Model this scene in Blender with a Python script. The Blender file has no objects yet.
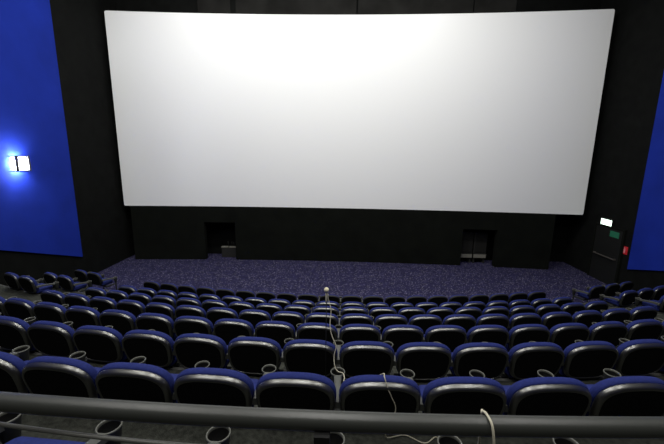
import bpy, bmesh, math, random
from mathutils import Vector, Matrix
random.seed(3)
S = bpy.context.scene
COL = S.collection
PI = math.pi

# ------------------------------------------------------------------ camera
PITCH, YAW, ROLL = 0.1957, -0.0337, 0.0135
CAM = Vector((0.0365, 0.0, 4.388))
FPX = 350.0
cp, sp, cy, sy = math.cos(PITCH), math.sin(PITCH), math.cos(YAW), math.sin(YAW)
FW = Vector((sy*cp, cy*cp, -sp)); RT0 = Vector((cy, -sy, 0)); UP0 = RT0.cross(FW)
RT = math.cos(ROLL)*RT0 + math.sin(ROLL)*UP0
UP = -math.sin(ROLL)*RT0 + math.cos(ROLL)*UP0
cd = bpy.data.cameras.new('camera')
cam = bpy.data.objects.new('camera', cd); COL.objects.link(cam)
cd.sensor_fit = 'HORIZONTAL'; cd.sensor_width = 36.0; cd.lens = FPX/664*36.0
cd.clip_start = 0.05; cd.clip_end = 100
M = Matrix((RT, UP, -FW)).transposed().to_4x4(); M.translation = CAM
cam.matrix_world = M
S.camera = cam
S.view_settings.view_transform = 'Standard'
S.view_settings.look = 'None'
S.view_settings.gamma = 1
S.view_settings.use_curve_mapping = False
S.view_settings.exposure = 0.0

# ------------------------------------------------------------------ world and house lights
w = bpy.data.worlds.new('world'); S.world = w; w.use_nodes = True
w.node_tree.nodes['Background'].inputs[0].default_value = (0.5, 0.55, 0.7, 1)
w.node_tree.nodes['Background'].inputs[1].default_value = 0.0

def area_light(name, loc, target, power, size, color=(1, 0.985, 0.95), spread=180):
    l = bpy.data.lights.new(name, 'AREA'); l.shape = 'DISK'; l.size = size; l.energy = power; l.color = color
    l.spread = math.radians(spread)
    o = bpy.data.objects.new(name, l); COL.objects.link(o); o.location = loc
    d = Vector(target)-Vector(loc)
    o.rotation_euler = d.to_track_quat('-Z', 'Y').to_euler()
    return o
# ceiling downlights over the stage front (wash the screen) and over the seating
for lx, lp in ((-5.6, 250), (-1.8, 200), (1.8, 190), (5.2, 130)):
    area_light('screen_downlight', (lx, 8.0, 10.8), (lx*.85, 13.8, 4.0), lp, 0.5)
for lx, lp in ((-4.4, 34), (-1.0, 34), (2.4, 28)):
    area_light('screen_downlight', (lx, 11.6, 10.8), (lx, 13.8, 6.0), lp, 0.6)
for lx, ly, lp in [(x, y, p) for y in (5.6, 3.0, .6, -1.8) for x, p in ((-4.2, 82), (-.3, 95), (3.8, 72))]:
    area_light('house_downlight', (lx, ly, 10.8), (lx, ly, 0), lp, 0.6)

# ------------------------------------------------------------------ materials
def mat(name, color, rough=0.6, spec=0.5, metallic=0.0, noise=None, bump=None, emit=None):
    m = bpy.data.materials.new(name); m.use_nodes = True
    nt = m.node_tree; b = nt.nodes['Principled BSDF']
    b.inputs['Base Color'].default_value = (*color, 1)
    b.inputs['Roughness'].default_value = rough
    b.inputs['Specular IOR Level'].default_value = spec
    b.inputs['Metallic'].default_value = metallic
    if noise or bump:
        tc = nt.nodes.new('ShaderNodeTexCoord')
    if noise:
        scale, amt = noise
        n = nt.nodes.new('ShaderNodeTexNoise'); n.inputs['Scale'].default_value = scale; n.inputs['Detail'].default_value = 5
        nt.links.new(tc.outputs['Object'], n.inputs['Vector'])
        r = nt.nodes.new('ShaderNodeValToRGB')
        r.color_ramp.elements[0].position = .3; r.color_ramp.elements[1].position = .7
        r.color_ramp.elements[0].color = (*[c*(1-amt) for c in color], 1)
        r.color_ramp.elements[1].color = (*[min(1, c*(1+amt)) for c in color], 1)
        nt.links.new(n.outputs['Fac'], r.inputs['Fac']); nt.links.new(r.outputs['Color'], b.inputs['Base Color'])
    if bump:
        scale, st = bump
        n2 = nt.nodes.new('ShaderNodeTexNoise'); n2.inputs['Scale'].default_value = scale
        nt.links.new(tc.outputs['Object'], n2.inputs['Vector'])
        bp = nt.nodes.new('ShaderNodeBump'); bp.inputs['Strength'].default_value = st; bp.inputs['Distance'].default_value = .01
        nt.links.new(n2.outputs['Fac'], bp.inputs['Height']); nt.links.new(bp.outputs['Normal'], b.inputs['Normal'])
    if emit:
        b.inputs['Emission Color'].default_value = (*emit[0], 1); b.inputs['Emission Strength'].default_value = emit[1]
    return m

def carpet_material():
    m = mat('speckled_carpet', (.03, .03, .09), .95, .1)
    nt = m.node_tree; b = nt.nodes['Principled BSDF']; L = nt.links.new
    tc = nt.nodes.new('ShaderNodeTexCoord')
    n = nt.nodes.new('ShaderNodeTexNoise'); n.inputs['Scale'].default_value = 5; n.inputs['Detail'].default_value = 6
    L(tc.outputs['Object'], n.inputs['Vector'])
    base = nt.nodes.new('ShaderNodeValToRGB')
    base.color_ramp.elements[0].position = .35; base.color_ramp.elements[0].color = (.015, .014, .039, 1)
    base.color_ramp.elements[1].position = .65; base.color_ramp.elements[1].color = (.025, .023, .068, 1)
    L(n.outputs['Fac'], base.inputs['Fac'])
    v = nt.nodes.new('ShaderNodeTexVoronoi'); v.inputs['Scale'].default_value = 19
    L(tc.outputs['Object'], v.inputs['Vector'])
    sm = nt.nodes.new('ShaderNodeValToRGB')
    sm.color_ramp.elements[0].position = .16; sm.color_ramp.elements[0].color = (1, 1, 1, 1)
    sm.color_ramp.elements[1].position = .34; sm.color_ramp.elements[1].color = (0, 0, 0, 1)
    L(v.outputs['Distance'], sm.inputs['Fac'])
    tint = nt.nodes.new('ShaderNodeValToRGB')
    e = tint.color_ramp.elements
    e[0].position = .1; e[0].color = (.045, .04, .11, 1)
    e[1].position = .85; e[1].color = (.32, .30, .36, 1)
    sep = nt.nodes.new('ShaderNodeSeparateColor'); L(v.outputs['Color'], sep.inputs['Color']); L(sep.outputs[0], tint.inputs['Fac'])
    mx = nt.nodes.new('ShaderNodeMix'); mx.data_type = 'RGBA'
    L(sm.outputs['Color'], mx.inputs['Factor']); L(base.outputs['Color'], mx.inputs[6]); L(tint.outputs['Color'], mx.inputs[7])
    L(mx.outputs[2], b.inputs['Base Color'])
    return m

MT = dict(
    black_cloth=mat('black_wall_cloth', (.0044, .0049, .0045), .95, .1, noise=(3, .25), bump=(60, .3)),
    plinth=mat('black_plinth_cloth', (.0045, .0053, .0039), .95, .1, noise=(2, .2), bump=(60, .3)),
    grey_cloth=mat('dark_grey_masking_cloth', (.013, .013, .012), .95, .1, noise=(1.5, .3)),
    blue_cloth=mat('royal_blue_wall_fabric', (.007, .023, .26), .9, .15, noise=(1.2, .12), bump=(80, .3)),
    screen=mat('white_screen_vinyl', (.83, .84, .83), 1.0, .0),
    carpet=carpet_material(),
    tier=mat('grey_tier_carpet', (.038, .040, .033), .95, .15, noise=(30, .45), bump=(120, .5)),
    nosing=mat('ribbed_step_nosing', (.06, .06, .055), .5, .4),
    seat_blue=mat('blue_seat_fabric', (.013, .021, .12), .85, .2, noise=(60, .18), bump=(200, .25)),
    shell=mat('glossy_black_shell', (.165, .165, .158), .34, .5, metallic=.96),
    panel_shell=mat('satin_black_shell', (.010, .010, .010), .55, .35),
    panel=mat('matte_black_back_cloth', (.006, .0062, .006), .9, .08),
    armgrey=mat('grey_moulded_plastic', (.062, .064, .057), .45, .4),
    cupdark=mat('dark_moulded_plastic', (.022, .023, .021), .5, .35),
    lip=mat('worn_grey_lip', (.10, .102, .085), .4, .4),
    inside=mat('black_cup_inside', (.006, .006, .006), .7, .2),
    metal=mat('dark_grey_painted_steel', (.034, .036, .032), .36, .45),
    rod=mat('light_grey_rod_steel', (.10, .10, .09), .4, .5),
    blackmetal=mat('black_painted_steel', (.008, .008, .008), .5, .3),
    bronze=mat('dark_bronze_lamp_metal', (.03, .025, .02), .4, .5),
    lampglass=mat('lit_opal_glass', (.9, .92, 1), .5, .3, emit=((.92, .95, 1), 6)),
    bulb=mat('lit_bulb', (1, 1, 1), .5, .3, emit=((.9, .94, 1), 30)),
    exitlit=mat('lit_exit_face', (.8, 1, .85), .5, .3, emit=((.78, 1, .84), 2.2)),
    green=mat('green_sign_enamel', (.02, .16, .085), .5, .4),
    red=mat('red_sign_enamel', (.55, .02, .03), .5, .4),
    redpale=mat('pale_pink_sign_print', (.75, .22, .24), .5, .3),
    white=mat('white_print', (.12, .34, .24), .5, .3),
    doorblack=mat('black_door_paint', (.007, .0075, .007), .6, .3),
    bar=mat('worn_steel_push_bar', (.12, .11, .10), .4, .5, metallic=.4),
    cable=mat('white_cable_sheath', (.50, .47, .36), .6, .3),
    foam=mat('cream_foam_windscreen', (.80, .74, .52), .9, .2, bump=(300, .4)),
    cabinet=mat('dark_grey_cabinet', (.018, .018, .016), .7, .3),
    pale=mat('pale_grey_strip', (.16, .155, .13), .6, .3),
)

# ------------------------------------------------------------------ helpers
def link(name, bm, m, parent=None, smooth=False, loc=None):
    me = bpy.data.meshes.new(name)
    bmesh.ops.recalc_face_normals(bm, faces=bm.faces)
    bm.to_mesh(me); bm.free()
    me.materials.append(m)
    if smooth:
        for p in me.polygons: p.use_smooth = True
    o = bpy.data.objects.new(name, me); COL.objects.link(o)
    if parent: o.parent = parent
    if loc: o.location = loc
    return o
def empty(name, loc=(0, 0, 0), rz=0):
    o = bpy.data.objects.new(name, None); COL.objects.link(o)
    o.location = loc; o.rotation_euler = (0, 0, rz); o.empty_display_size = .1
    return o
def tag(o, label, cat, group=None):
    o['label'] = label; o['category'] = cat
    if group: o['group'] = group
    return o
def box(bm, x0, x1, y0, y1, z0, z1, bevel=0):
    r = bmesh.ops.create_cube(bm, size=1)
    vs = r['verts']
    for v in vs:
        v.co = Vector((x0+(v.co.x+.5)*(x1-x0), y0+(v.co.y+.5)*(y1-y0), z0+(v.co.z+.5)*(z1-z0)))
    if bevel:
        es = list({e for v in vs for e in v.link_edges})
        bmesh.ops.bevel(bm, geom=es, offset=bevel, segments=2, affect='EDGES', profile=.6)
def prism(bm, pts, axis, a0, a1):
    """polygon pts in the two remaining axes, extruded along axis (0 = x, 1 = y, 2 = z)"""
    def P(p, a):
        c = list(p); c.insert(axis, a); return Vector(c)
    v0 = [bm.verts.new(P(p, a0)) for p in pts]; v1 = [bm.verts.new(P(p, a1)) for p in pts]
    n = len(pts)
    bm.faces.new(v0); bm.faces.new(v1[::-1])
    for i in range(n): bm.faces.new((v0[i], v1[i], v1[(i+1) % n], v0[(i+1) % n]))
def tube(bm, pts, r, n=8, caps=True):
    pts = [Vector(p) for p in pts]; rings = []; prev = None
    for i, p in enumerate(pts):
        t = (pts[min(i+1, len(pts)-1)]-pts[max(i-1, 0)]).normalized()
        a = prev-t*prev.dot(t) if prev is not None else t.orthogonal()
        if a.length < 1e-6: a = t.orthogonal()
        a.normalize(); prev = a; b = t.cross(a)
        rr = r[i] if isinstance(r, (list, tuple)) else r
        rings.append([bm.verts.new(p+rr*(math.cos(2*PI*k/n)*a+math.sin(2*PI*k/n)*b)) for k in range(n)])
    for i in range(len(rings)-1):
        for k in range(n):
            bm.faces.new((rings[i][k], rings[i][(k+1) % n], rings[i+1][(k+1) % n], rings[i+1][k]))
    if caps: bm.faces.new(rings[0][::-1]); bm.faces.new(rings[-1])
def lathe(bm, prof, n=20, center=(0, 0, 0), cap0=False, cap1=False):
    c = Vector(center)
    rings = [[bm.verts.new(c+Vector((r*math.cos(2*PI*k/n), r*math.sin(2*PI*k/n), z))) for k in range(n)] for r, z in prof]
    for i in range(len(rings)-1):
        for k in range(n): bm.faces.new((rings[i][k], rings[i][(k+1) % n], rings[i+1][(k+1) % n], rings[i+1][k]))
    if cap0: bm.faces.new(rings[0][::-1])
    if cap1: bm.faces.new(rings[-1])
def smooth_path(pts, n=8):
    pts = [Vector(p) for p in pts]; out = []
    for i in range(len(pts)-1):
        p0, p1, p2, p3 = pts[max(i-1, 0)], pts[i], pts[i+1], pts[min(i+2, len(pts)-1)]
        for k in range(n):
            t = k/n
            out.append(.5*((2*p1)+(p2-p0)*t+(2*p0-5*p1+4*p2-p3)*t*t+(3*p1-p0-3*p2+p3)*t**3))
    out.append(pts[-1]); return out
def project(P):
    d = Vector(P)-CAM; z = d.dot(FW)
    if z < .05: return None
    return 332+FPX*d.dot(RT)/z, 222-FPX*d.dot(UP)/z

# ------------------------------------------------------------------ seating geometry
R = 1/0.0426; PITCH_Y = 1.0666; RISE = 0.3722; SEATW = 0.56; Y_A = 2.0347; SEAT_H = 0.85
XL, XR, CEIL, YB = -8.85, 9.32, 11.0, 14.5
def floor_z(i): return 0.0 if i >= 6 else 2.136-RISE*i
def arc(s, i, off=0.0):
    """point at arc length s on row i, moved off metres towards the screen; heading angle"""
    a = s/R
    return Vector(((R-off)*math.sin(a), Y_A+i*PITCH_Y+R-(R-off)*math.cos(a), 0)), a

# ------------------------------------------------------------------ room shell
def struct(o): o['kind'] = 'structure'; return o
bm = bmesh.new(); box(bm, XL-.2, XR+.2, -3.0, YB+.2, -.2, 0); struct(link('floor', bm, MT['carpet']))
fl = bpy.data.objects['floor']
bm = bmesh.new(); box(bm, XL-.2, XR+.2, -3.0, YB+.2, CEIL, CEIL+.2); struct(link('ceiling', bm, MT['black_cloth']))
bm = bmesh.new(); box(bm, XL-.2, XL, -3.0, YB, 0, CEIL); wl = struct(link('wall_left', bm, MT['black_cloth']))
bm = bmesh.new(); box(bm, XR, XR+.2, -3.0, YB, 0, CEIL); wr = struct(link('wall_right', bm, MT['black_cloth']))
bm = bmesh.new(); box(bm, XL-.2, XR+.2, YB, YB+.2, 0, CEIL); wf = struct(link('wall_front', bm, MT['black_cloth']))
bm = bmesh.new(); box(bm, XL-.2, XR+.2, -3.2, -3.0, 0, CEIL); struct(link('wall_rear', bm, MT['black_cloth']))
# blue fabric panels on both side walls, lower edge raked like the seating
for x0, x1, par in ((XL, XL+.05, wl), (XR-.05, XR, wr)):
    bm = bmesh.new()
    sl = .37 if par is wl else .30
    y1 = 11.13 if par is wl else 11.20
    prism(bm, [(-2.95, .80+sl*(y1+2.95)), (y1, .80), (y1, CEIL-.02), (-2.95, CEIL-.02)], 0, x0, x1)
    link('fabric_panel', bm, MT['blue_cloth'], par)
# masking panels above the screen
for x0, x1 in ((-5.68, -4.42), (-4.22, .36), (.42, 4.68), (4.73, 6.25)):
    bm = bmesh.new(); box(bm, x0, x1, YB-.05, YB, 8.6, CEIL-.02, .01)
    link('masking_panel', bm, MT['grey_cloth'], wf)
# low black wall under the screen, curved like it, with two openings
SX, SHW, SY, SSAG, SSL, SZB, SZT = .1845, 8.85, 13.815, .451, -.0075, 2.215, 9.264
def screen_y(x):
    t = (x-SX)/SHW
    return SY-SSAG*t*t+SSL*SHW*t
low = None
def curved_block(bm, x0, x1, z0, z1, yo=0.0, depth=.22, step=.5):
    n = max(1, int((x1-x0)/step))
    pts = [(x0+(x1-x0)*k/n) for k in range(n+1)]
    prism(bm, [(x, screen_y(x)+yo) for x in pts]+[(x, screen_y(x)+yo+depth) for x in pts[::-1]], 2, z0, z1)
bm = bmesh.new()
for x0, x1, z0 in ((-8.44, -5.60, 0), (-4.36, 4.76, 0), (6.06, 8.09, 0)):
    curved_block(bm, x0, x1, z0, 2.20)
curved_block(bm, -5.60, -4.36, 1.56, 2.20); curved_block(bm, 4.76, 6.06, 1.50, 2.20)
low = struct(link('wall_below_screen', bm, MT['plinth']))

# stepped tiers (row i stands on tier i), each a slab with a nosing strip
for i in range(-2, 6):
    bm = bmesh.new()
    z1 = floor_z(i)
    def edge(row, off):
        out = []
        for k in range(25):
            x = XL+(XR-XL)*k/24
            a = math.asin(max(-1, min(1, x/(R-off))))
            out.append((x, Y_A+row*PITCH_Y+R-(R-off)*math.cos(a)))
        return out
    far = edge(i+1, .10)
    near = [(XL, -2.99), (XR, -2.99)] if i == -2 else edge(i, .10)
    prism(bm, far+near[::-1], 2, 0, z1)
    t = link('tier', bm, MT['tier'], fl)
    bm = bmesh.new()
    f2 = edge(i+1, .06); f1 = edge(i+1, .105)
    prism(bm, f1+f2[::-1], 2, z1, z1+.006)
    link('nosing', bm, MT['nosing'], t)
    # half step in each aisle
    if i > -2:
        for s0, s1 in ((-6.95, -5.75), (5.75, 6.85)):
            bm = bmesh.new(); pts = []
            for k in range(5): p, a = arc(s0+(s1-s0)*k/4, i+1, .40); pts.append((p.x, p.y))
            for k in range(5): p, a = arc(s1+(s0-s1)*k/4, i+1, .10); pts.append((p.x, p.y))
            prism(bm, pts, 2, floor_z(i+1), (floor_z(i)+floor_z(i+1))/2)
            link('aisle_step', bm, MT['tier'], t)

# ------------------------------------------------------------------ screen
scr = empty('cinema_screen', (SX, SY, SZB))
tag(scr, 'huge white curved cinema screen across the dark front wall', 'screen')
def screen_mesh(bm, y_off, inset, thick):
    nx, rad = 48, .06
    x0, x1, z0, z1 = -SHW+inset, SHW-inset, inset, SZT-SZB-inset
    pts = []
    for cx, cz, a0 in ((x1-rad, z1-rad, 0), (x0+rad, z1-rad, 90), (x0+rad, z0+rad, 180), (x1-rad, z0+rad, 270)):
        for k in range(5):
            a = math.radians(a0+k*22.5); pts.append((cx+rad*math.cos(a), cz+rad*math.sin(a)))
    # columns: for every x build lower and upper z
    xs = sorted(set([round(p[0], 4) for p in pts]+[round(x0+rad+(x1-x0-2*rad)*k/nx, 4) for k in range(nx+1)]))
    def zlim(x):
        dx = max(0, abs(x)-(x1-rad)); d = rad-math.sqrt(max(0, rad*rad-dx*dx))
        return z0+d, z1-d
    fr, bk = [], []
    for x in xs:
        lo, hi = zlim(x); y = screen_y(x+SX)-SY+y_off
        fr.append([bm.verts.new((x, y, lo+(hi-lo)*k/10)) for k in range(11)])
        bk.append([bm.verts.new((x, y+thick, lo+(hi-lo)*k/10)) for k in range(11)])
    for i in range(len(xs)-1):
        for k in range(10):
            bm.faces.new((fr[i][k], fr[i+1][k], fr[i+1][k+1], fr[i][k+1]))
            bm.faces.new((bk[i][k], bk[i][k+1], bk[i+1][k+1], bk[i+1][k]))
        for k in (0, 10): bm.faces.new((fr[i][k], bk[i][k], bk[i+1][k], fr[i+1][k]))
    for i in (0, len(xs)-1):
        for k in range(10): bm.faces.new((fr[i][k], fr[i][k+1], bk[i][k+1], bk[i][k]))
bm = bmesh.new(); screen_mesh(bm, 0, 0, .03); link('projection_surface', bm, MT['screen'], scr)
bm = bmesh.new()
for z in (.35, 3.5, 6.6):
    n = 24; pts = [(-SHW+.3+(2*SHW-.6)*k/n) for k in range(n+1)]
    prism(bm, [(x, screen_y(x+SX)-SY+.035) for x in pts]+[(x, screen_y(x+SX)-SY+.12) for x in pts[::-1]], 2, z, z+.08)
link('rear_frame', bm, MT['blackmetal'], scr)
for x in (-7.5, -3, 3, 7.5):
    bm = bmesh.new(); y = screen_y(x+SX)-SY+.12
    box(bm, x-.04, x+.04, y, y+.08, -SZB+0.0, 7.0); box(bm, x-.04, x+.04, y+.08, YB-SY, 6.6, 6.68)
    link('upright', bm, MT['blackmetal'], scr)

# ------------------------------------------------------------------ cinema chair
LEAN = math.radians(12)
def outline(o, n=36):
    """back outline in (x, z), grown by o; z measured from the centre of the back (.67 high)"""
    out = []
    for k in range(n):
        t = 2*PI*k/n; c, s = math.cos(t), math.sin(t)
        if s >= 0: a, b, e = .264+o, .172+o, 2.9
        else: a, b, e = .264+o, .245+o, 3.6
        x = a*math.copysign(abs(c)**(2/e), c); z = b*math.copysign(abs(s)**(2/e), s)
        if s < 0: x *= 1-.05*(-z/.245)
        out.append((x, z))
    return out
def lean(x, y, z):
    """back-local (origin at back centre) to seat-local"""
    c, s = math.cos(LEAN), math.sin(LEAN)
    zz = z-.172                                           # hinge the lean about the top edge
    return Vector((x, y*c-zz*s-.02, .812+zz*c+y*s))
def loft(bm, rings, cap0=True, cap1=True):
    R_ = [[bm.verts.new(lean(x, y, z)) for x, z in outline(o)] for o, y in rings]
    n = len(R_[0])
    for i in range(len(R_)-1):
        for k in range(n): bm.faces.new((R_[i][k], R_[i][(k+1) % n], R_[i+1][(k+1) % n], R_[i+1][k]))
    def cap(ring, o, y):
        c = bm.verts.new(lean(0, y, 0))
        mid = [bm.verts.new(lean(x*.6, y, z*.6)) for x, z in outline(o)]
        for k in range(n):
            bm.faces.new((ring[k], ring[(k+1) % n], mid[(k+1) % n], mid[k])); bm.faces.new((mid[k], mid[(k+1) % n], c))
    if cap0: cap(R_[0], *rings[0])
    if cap1: cap(R_[-1], *rings[-1])

def make_armrest(parent, x):
    bm = bmesh.new()
    # slim bar that dips from the back towards the cup
    prof = [(.03, .565, .615), (.15, .562, .606), (.29, .540, .580), (.41, .515, .552)]
    rows = []
    for y, z0, z1 in prof:
        wd = .024 if y < .3 else .03
        rows.append([bm.verts.new((x-wd, y, z0)), bm.verts.new((x+wd, y, z0)), bm.verts.new((x+wd, y, z1-.006)), bm.verts.new((x+wd*.6, y, z1)), bm.verts.new((x-wd*.6, y, z1)), bm.verts.new((x-wd, y, z1-.006))])
    for i in range(3):
        for k in range(6): bm.faces.new((rows[i][k], rows[i][(k+1) % 6], rows[i+1][(k+1) % 6], rows[i+1][k]))
    bm.faces.new(rows[0][::-1]); bm.faces.new(rows[-1])
    arm = link('armrest', bm, MT['armgrey'], parent)
    bm = bmesh.new()
    lathe(bm, [(.020, .38), (.040, .43), (.053, .525), (.057, .546), (.0575, .550)], 20, (x, .455, 0), cap0=True)
    link('cup_holder', bm, MT['cupdark'], arm, True)
    bm = bmesh.new()
    lathe(bm, [(.0505, .540), (.049, .525), (.037, .442), (.001, .440)], 20, (x, .455, 0))
    link('cup_well', bm, MT['inside'], arm, True)
    bm = bmesh.new()
    lathe(bm, [(.0575, .546), (.0587, .552), (.056, .556), (.052, .555), (.050, .549), (.050, .540)], 20, (x, .455, 0))
    link('cup_rim', bm, MT['lip'], arm, True)
    bm = bmesh.new()
    lathe(bm, [(.019, .012), (.019, .30), (.021, .39)], 10, (x, .455, 0), cap0=True, cap1=True)
    box(bm, x-.03, x+.03, .37, .53, 0, .014)
    box(bm, x-.018, x+.018, .13, .44, .335, .375)
    link('stanchion', bm, MT['cupdark'], parent)

def make_chair(front=False):
    t = empty('cinema_chair')
    bm = bmesh.new(); q = .025
    rings = [(-.004, .004), (0, -.003)]
    for k in range(1, 7):
        a = k*PI/12; rings.append((-q*(1-math.cos(a)), -.003-.036*math.sin(a)))
    rings += [(-q-.005, -.0385), (-q-.006, -.034)]
    loft(bm, rings, cap0=True, cap1=False); link('back_shell', bm, MT['panel_shell' if front else 'shell'], t, True)
    bm = bmesh.new(); loft(bm, [(-q-.0055, -.033), (-q-.012, -.0365)], cap0=False, cap1=True); link('back_panel', bm, MT['panel'], t)
    bm = bmesh.new()
    if front: loft(bm, [(-.020, .002), (-.014, .006), (-.010, .020), (-.012, .046), (-.022, .060), (-.045, .066)])
    else: loft(bm, [(-.006, .002), (.002, .005), (.007, .018), (.008, .036), (.003, .054), (-.014, .066), (-.04, .071)])
    link('back_cushion', bm, MT['seat_blue'], t, True)
    bm = bmesh.new()
    prism(bm, [(-.222, .06), (.222, .06), (.228, .36), (.20, .43), (-.20, .43), (-.228, .36)], 2, .40, .488)
    bmesh.ops.bevel(bm, geom=list(bm.edges), offset=.03, segments=2, affect='EDGES', profile=.5)
    link('seat_cushion', bm, MT['seat_blue'], t, True)
    bm = bmesh.new(); box(bm, -.205, .205, .09, .40, .378, .402, .006); box(bm, -.258, .258, .13, .18, .350, .382); link('seat_pan', bm, MT['panel'], t)
    make_armrest(t, -.28)
    return t
proto = make_chair()
front_proto = make_chair(True)
end_arm_src = empty('cinema_chair'); make_armrest(end_arm_src, .28)     # supplies the extra armrest of row ends
def children(o): return [c for c in bpy.data.objects if c.parent is o]
proto_tree = [(c, children(c)) for c in children(proto)]
front_tree = [(c, children(c)) for c in children(front_proto)]
extra_tree = [(c, children(c)) for c in children(end_arm_src)]
def copy_parts(tree, root):
    for c, gs in tree:
        n = c.copy(); COL.objects.link(n); n.parent = root
        for g in gs:
            d = g.copy(); COL.objects.link(d); d.parent = n
used = []
def place_chair(s, i, label, group, end=False):
    p, a = arc(s, i)
    p.z = floor_z(i); p.x += {0: .020, 1: .012, -1: .012}.get(i, 0)
    src, tree = (front_proto, front_tree) if i == 6 else (proto, proto_tree)
    if src not in used: r = src; used.append(src)
    else:
        r = src.copy(); COL.objects.link(r); copy_parts(tree, r)
    r.location = p; r.rotation_euler = (0, 0, a)
    if end: copy_parts(extra_tree, r)
    tag(r, label, 'chair', group)
ORD = ['', 'first', 'second', 'third', 'fourth', 'fifth', 'sixth', 'seventh', 'eighth', 'ninth', 'tenth']
ROWS = {6: 'front row at the carpet', 5: 'second row from the front', 4: 'third row from the front', 3: 'fourth row from the front', 2: 'fifth row from the front', 1: 'sixth row from the front', 0: 'seventh row from the front', -1: 'rearmost row at the rail'}
def seen(s, i, m=200):
    p, a = arc(s, i); q = project((p.x, p.y, floor_z(i)+.8))
    return q is not None and -m < q[0] < 664+m
for i in range(6, -2, -1):
    row = ROWS[i]; kind = 'plain black' if i == 6 else 'black-backed blue'
    for k in range(-10, 10):
        s = (k+.5)*SEATW
        if i == -1:
            if not -4 <= k <= 3: continue
        elif not seen(s, i): continue
        n, side = (-k, 'left') if k < 0 else (k+1, 'right')
        place_chair(s, i, f'{kind} cinema chair, {ORD[n]} {side} of the centre gap, {row}', f'cinema chairs of the {row}', end=(k == 9 or (i == -1 and k == 3)))
    if i >= 0:
        for k, s in enumerate((-7.46, -8.04)):
            if seen(s, i, 20): place_chair(s, i, f'black-backed blue cinema chair by the left wall, {ORD[k+1]} from aisle, {row}', f'left wall chairs of the {row}', end=(k == 0))
        for k, s in enumerate((7.36, 7.94, 8.52)):
            if seen(s, i, 20): place_chair(s, i, f'black-backed blue cinema chair by the right wall, {ORD[k+1]} from aisle, {row}', f'right wall chairs of the {row}', end=(k == 2))
for c, gs in extra_tree:
    for g in gs: bpy.data.objects.remove(g)
    bpy.data.objects.remove(c)
bpy.data.objects.remove(end_arm_src)

# ------------------------------------------------------------------ guard rail in front of the camera
RZ, RR = 3.733-.037, .025
def rail_pt(x, z): return Vector((x, .80+.030*x*x+(.012 if x > 0 else 0)*x*x*0+.0, z))
zf2 = floor_z(-2)
rail = empty('guard_rail', (0, .8, zf2)); tag(rail, 'dark grey steel guard rail with thin lower rod across the foreground', 'railing')
def to_local(p): return Vector(p)-Vector(rail.location)
xs = [-2.2+4.4*k/44 for k in range(45)]
bm = bmesh.new(); tube(bm, [to_local(rail_pt(x, RZ)) for x in xs], RR, 20); link('handrail', bm, MT['metal'], rail, True)
for zz in (3.628, 3.38, 3.13):
    bm = bmesh.new(); tube(bm, [to_local((x, .765+.065*x*x, zz)) for x in xs], .006, 8); link('rod', bm, MT['rod'], rail, True)
for x in (-1.55, -.008, 1.55):
    bm = bmesh.new(); p = to_local(rail_pt(x, 0))
    box(bm, p.x-.02, p.x+.02, p.y-.04+.035*x*x, p.y+.012, 0, RZ-zf2-.015); box(bm, p.x-.05, p.x+.05, p.y-.04, p.y+.04, 0, .01)
    link('post', bm, MT['blackmetal'], rail)

# ------------------------------------------------------------------ measuring microphone on its stand, and its cable
mx, my = -.092, 2.70
ms = empty('microphone_stand', (mx, my, floor_z(0))); tag(ms, 'thin dark microphone stand with small cream foam head between two seat rows', 'microphone stand')
top = 3.285-floor_z(0)
bm = bmesh.new(); tube(bm, [(0, 0, .10), (0, 0, top-.10)], .0035, 8); link('pole', bm, MT['blackmetal'], ms, True)
for k in range(3):
    a = math.radians(90+120*k); bm = bmesh.new(); tube(bm, [(0, 0, .16), (.17*math.cos(a), .17*math.sin(a), .006)], .006, 8); link('leg', bm, MT['blackmetal'], ms, True)
bm = bmesh.new(); lathe(bm, [(.006, top-.11), (.009, top-.10), (.009, top-.02), (.006, top-.015)], 10, cap0=True, cap1=True); link('microphone', bm, MT['cable'], ms, True)
bm = bmesh.new(); bmesh.ops.create_uvsphere(bm, u_segments=14, v_segments=10, radius=.021); bmesh.ops.translate(bm, verts=bm.verts, vec=(0, 0, top)); link('windscreen', bm, MT['foam'], ms, True)

zZ = floor_z(-1)
path = [Vector((-0.079, 2.690, 3.254)), Vector((-0.074, 2.690, 3.202)), Vector((-0.052, 2.670, 3.124)), Vector((-0.057, 2.620, 3.017)), Vector((-0.038, 2.580, 2.942)), Vector((-0.004, 2.550, 2.873)), Vector((-0.018, 2.530, 2.797)), Vector((-0.008, 2.490, 2.727)), Vector((0.016, 2.470, 2.702)), Vector((0.052, 2.430, 2.717)), Vector((0.065, 2.350, 2.740)), Vector((0.064, 2.300, 2.717))]
path += [Vector((.10, 2.28, 2.66)), Vector((.22, 2.20, 2.82)), Vector((.262, 2.12, 2.90)), Vector((0.318, 2.068, 2.972)), Vector((0.317, 2.012, 2.987)), Vector((0.340, 1.988, 2.919)), Vector((0.365, 1.990, 2.861)), Vector((0.397, 2.000, 2.752)), Vector((.34, 2.00, zZ+.05)),
         Vector((.48, 2.06, zZ+.012)), Vector((.60, 2.00, zZ+.010)), Vector((.70, 2.05, zZ+.010)), Vector((.72, 1.80, zZ+.008)), Vector((.60, 1.20, zZ+.008)), Vector((.46, .92, zZ+.3)), 
         Vector((.425, .85, 3.62)), Vector((.418, .835, RZ+.012)), Vector((.419, .805, RZ+RR+.004)), Vector((.423, .776, RZ+.010)), Vector((.430, .768, 3.60)), Vector((.436, .765, 3.30)), Vector((.44, .72, zf2+.006))]
bm = bmesh.new(); tube(bm, smooth_path(path, 6), .0036, 6)
tag(link('microphone_cable', bm, MT['cable'], None, True), 'long thin white cable trailing from the microphone over seats and guard rail', 'cable')

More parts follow.
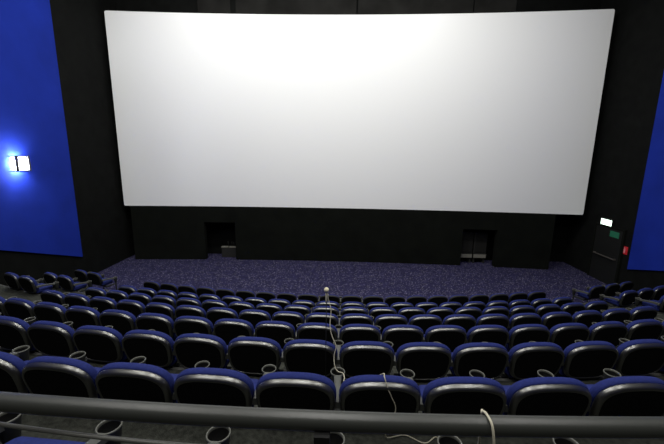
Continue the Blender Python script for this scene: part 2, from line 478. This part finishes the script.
# ------------------------------------------------------------------ wall lamp on the left blue panel
WX, LY = XL+.05, 9.20
lamp = empty('wall_lamp', (WX, LY, 3.99)); tag(lamp, 'glowing box wall lamp with dark frame on the left blue wall', 'lamp')
hy, hz, dx = .18, .21, .24
bm = bmesh.new(); box(bm, 0, .012, -.10, .10, -.14, .14, .003); link('back_plate', bm, MT['bronze'], lamp)
bm = bmesh.new(); box(bm, .012, dx-.10, -.02, .02, -.015, .015, .003); link('bracket', bm, MT['bronze'], lamp)
bm = bmesh.new()
for y in (-hy, hy):
    box(bm, dx-.035, dx, y-.028, y+.028, -hz, hz)
    for z in (-hz+.012, hz-.012): box(bm, .0, dx-.03, y-.010, y+.010, z-.010, z+.010)
for z in (-hz, hz-.032): box(bm, dx-.03, dx, -hy, hy, z, z+.032)
link('frame', bm, MT['bronze'], lamp)
bm = bmesh.new()
L_ = [(-.15, -.18), (.12, -.18), (.08, -.09), (.045, .02), (.035, .10), (.04, .18), (-.12, .18), (-.11, .10), (-.11, .02), (-.13, -.09)]
prism(bm, L_, 0, dx-.022, dx-.012); link('opal_glass', bm, MT['lampglass'], lamp)
for y in (-hy+.03, hy-.03):
    bm = bmesh.new(); prism(bm, [(.02+.0, -.10), (.05, -.165), (.13, -.185), (.19, -.15), (.19, .15), (.13, .185), (.05, .165), (.02, .10)], 1, y-.006, y+.006)
    link('side_glass', bm, MT['lampglass'], lamp)
for q, (dy, dz) in enumerate(((-.33, 0), (.30, 0), (0, .36), (0, -.36))):
    pl = bpy.data.lights.new('wall_lamp_light', 'POINT'); pl.energy = (170, 20, 30, 30)[q]; pl.shadow_soft_size = .07; pl.color = (.88, .93, 1)
    po = bpy.data.objects.new('wall_lamp_light', pl); COL.objects.link(po); po.location = (WX+.11, LY+dy*.42, 3.99+dz*.5)

# ------------------------------------------------------------------ exit door and signs on the right wall
d1 = struct(empty('door_1', (XR, 12.22, 0)))
bm = bmesh.new(); box(bm, -.05, 0, -.62, .62, 0.0, 1.96, .006); link('door_leaf', bm, MT['doorblack'], d1)
bm = bmesh.new(); box(bm, -.07, 0, -.70, -.62, 0, 2.02); box(bm, -.07, 0, .62, .70, 0, 2.02); box(bm, -.07, 0, -.62, .62, 1.96, 2.02); link('door_frame', bm, MT['plinth'], d1)
bm = bmesh.new(); box(bm, -.13, -.10, -.50, .50, .93, .965, .006)
box(bm, -.12, -.05, -.50, -.46, .92, .975); box(bm, -.12, -.05, .46, .50, .92, .975); link('push_bar', bm, MT['bar'], d1)
ex = empty('exit_sign', (XR, 12.36, 2.125)); tag(ex, 'small glowing white-green exit light box above the right door', 'sign')
bm = bmesh.new(); box(bm, -.09, 0, -.27, .27, -.11, .14, .008); link('housing', bm, MT['blackmetal'], ex)
bm = bmesh.new(); box(bm, -.10, -.09, -.25, .25, -.10, .10, .004); link('lit_face', bm, MT['exitlit'], ex)
gs = empty('green_sign', (XR-.05, 11.95, 1.775)); tag(gs, 'dim green rectangular sign below the glowing exit box', 'sign')
bm = bmesh.new(); box(bm, -.012, 0, -.20, .20, -.10, .10, .003); link('sign_plate', bm, MT['green'], gs)
rs = empty('red_sign', (XR, 11.49, 1.36)); tag(rs, 'small red safety sign with pale mark right of the exit door', 'sign')
bm = bmesh.new(); box(bm, -.012, 0, -.13, .13, -.13, .13, .003); link('sign_plate', bm, MT['red'], rs)
bm = bmesh.new()
lathe_pts = [(-.045, -.09), (.03, -.09), (.035, .02), (.012, .05), (.012, .07), (.06, .085), (.055, .10), (-.04, .085), (-.02, .05), (-.045, .02)]
prism(bm, lathe_pts, 0, -.014, -.011); link('pictogram', bm, MT['redpale'], rs)

# ------------------------------------------------------------------ things inside the two openings under the screen
cb = empty('equipment_rack', (-4.72, 14.15, 0)); tag(cb, 'low dark rack with pale top edge inside the left opening', 'rack')
bm = bmesh.new(); box(bm, -.34, .34, -.12, .22, 0, .42, .01); link('rack_body', bm, MT['cabinet'], cb)
bm = bmesh.new(); box(bm, -.35, -.06, -.14, .0, .42, .46, .004); box(bm, -.02, .33, -.14, .0, .42, .46, .004); link('top_edge', bm, MT['pale'], cb)
for x in (-.08, .08, .16):
    bm = bmesh.new(); tube(bm, [(x, -.04, .46), (x, -.04, .72-.5*abs(x))], .009, 8); link('upright', bm, MT['cabinet'], cb, True)
for x, lab in ((5.06, 'dark speaker cabinet with pale base, left one inside the right opening'), (5.62, 'dark speaker cabinet with pale base, right one inside the right opening')):
    sc_ = empty('speaker_cabinet', (x, 14.05, 0)); tag(sc_, lab, 'speaker', 'speaker cabinets in the right opening')
    bm = bmesh.new(); box(bm, -.25, .25, -.05, .38, .24, 1.30, .01); link('cabinet_body', bm, MT['cabinet'], sc_)
    bm = bmesh.new(); box(bm, -.22, .22, -.07, -.05, .46, 1.26, .006); link('grille', bm, MT['grey_cloth'], sc_)
    bm = bmesh.new(); box(bm, -.25, .25, -.08, -.05, .24, .38, .006); link('base_strip', bm, MT['pale'], sc_)
    for fx in (-.2, .2):
        bm = bmesh.new(); box(bm, fx-.03, fx+.03, 0, .34, 0, .24); link('foot', bm, MT['cabinet'], sc_)
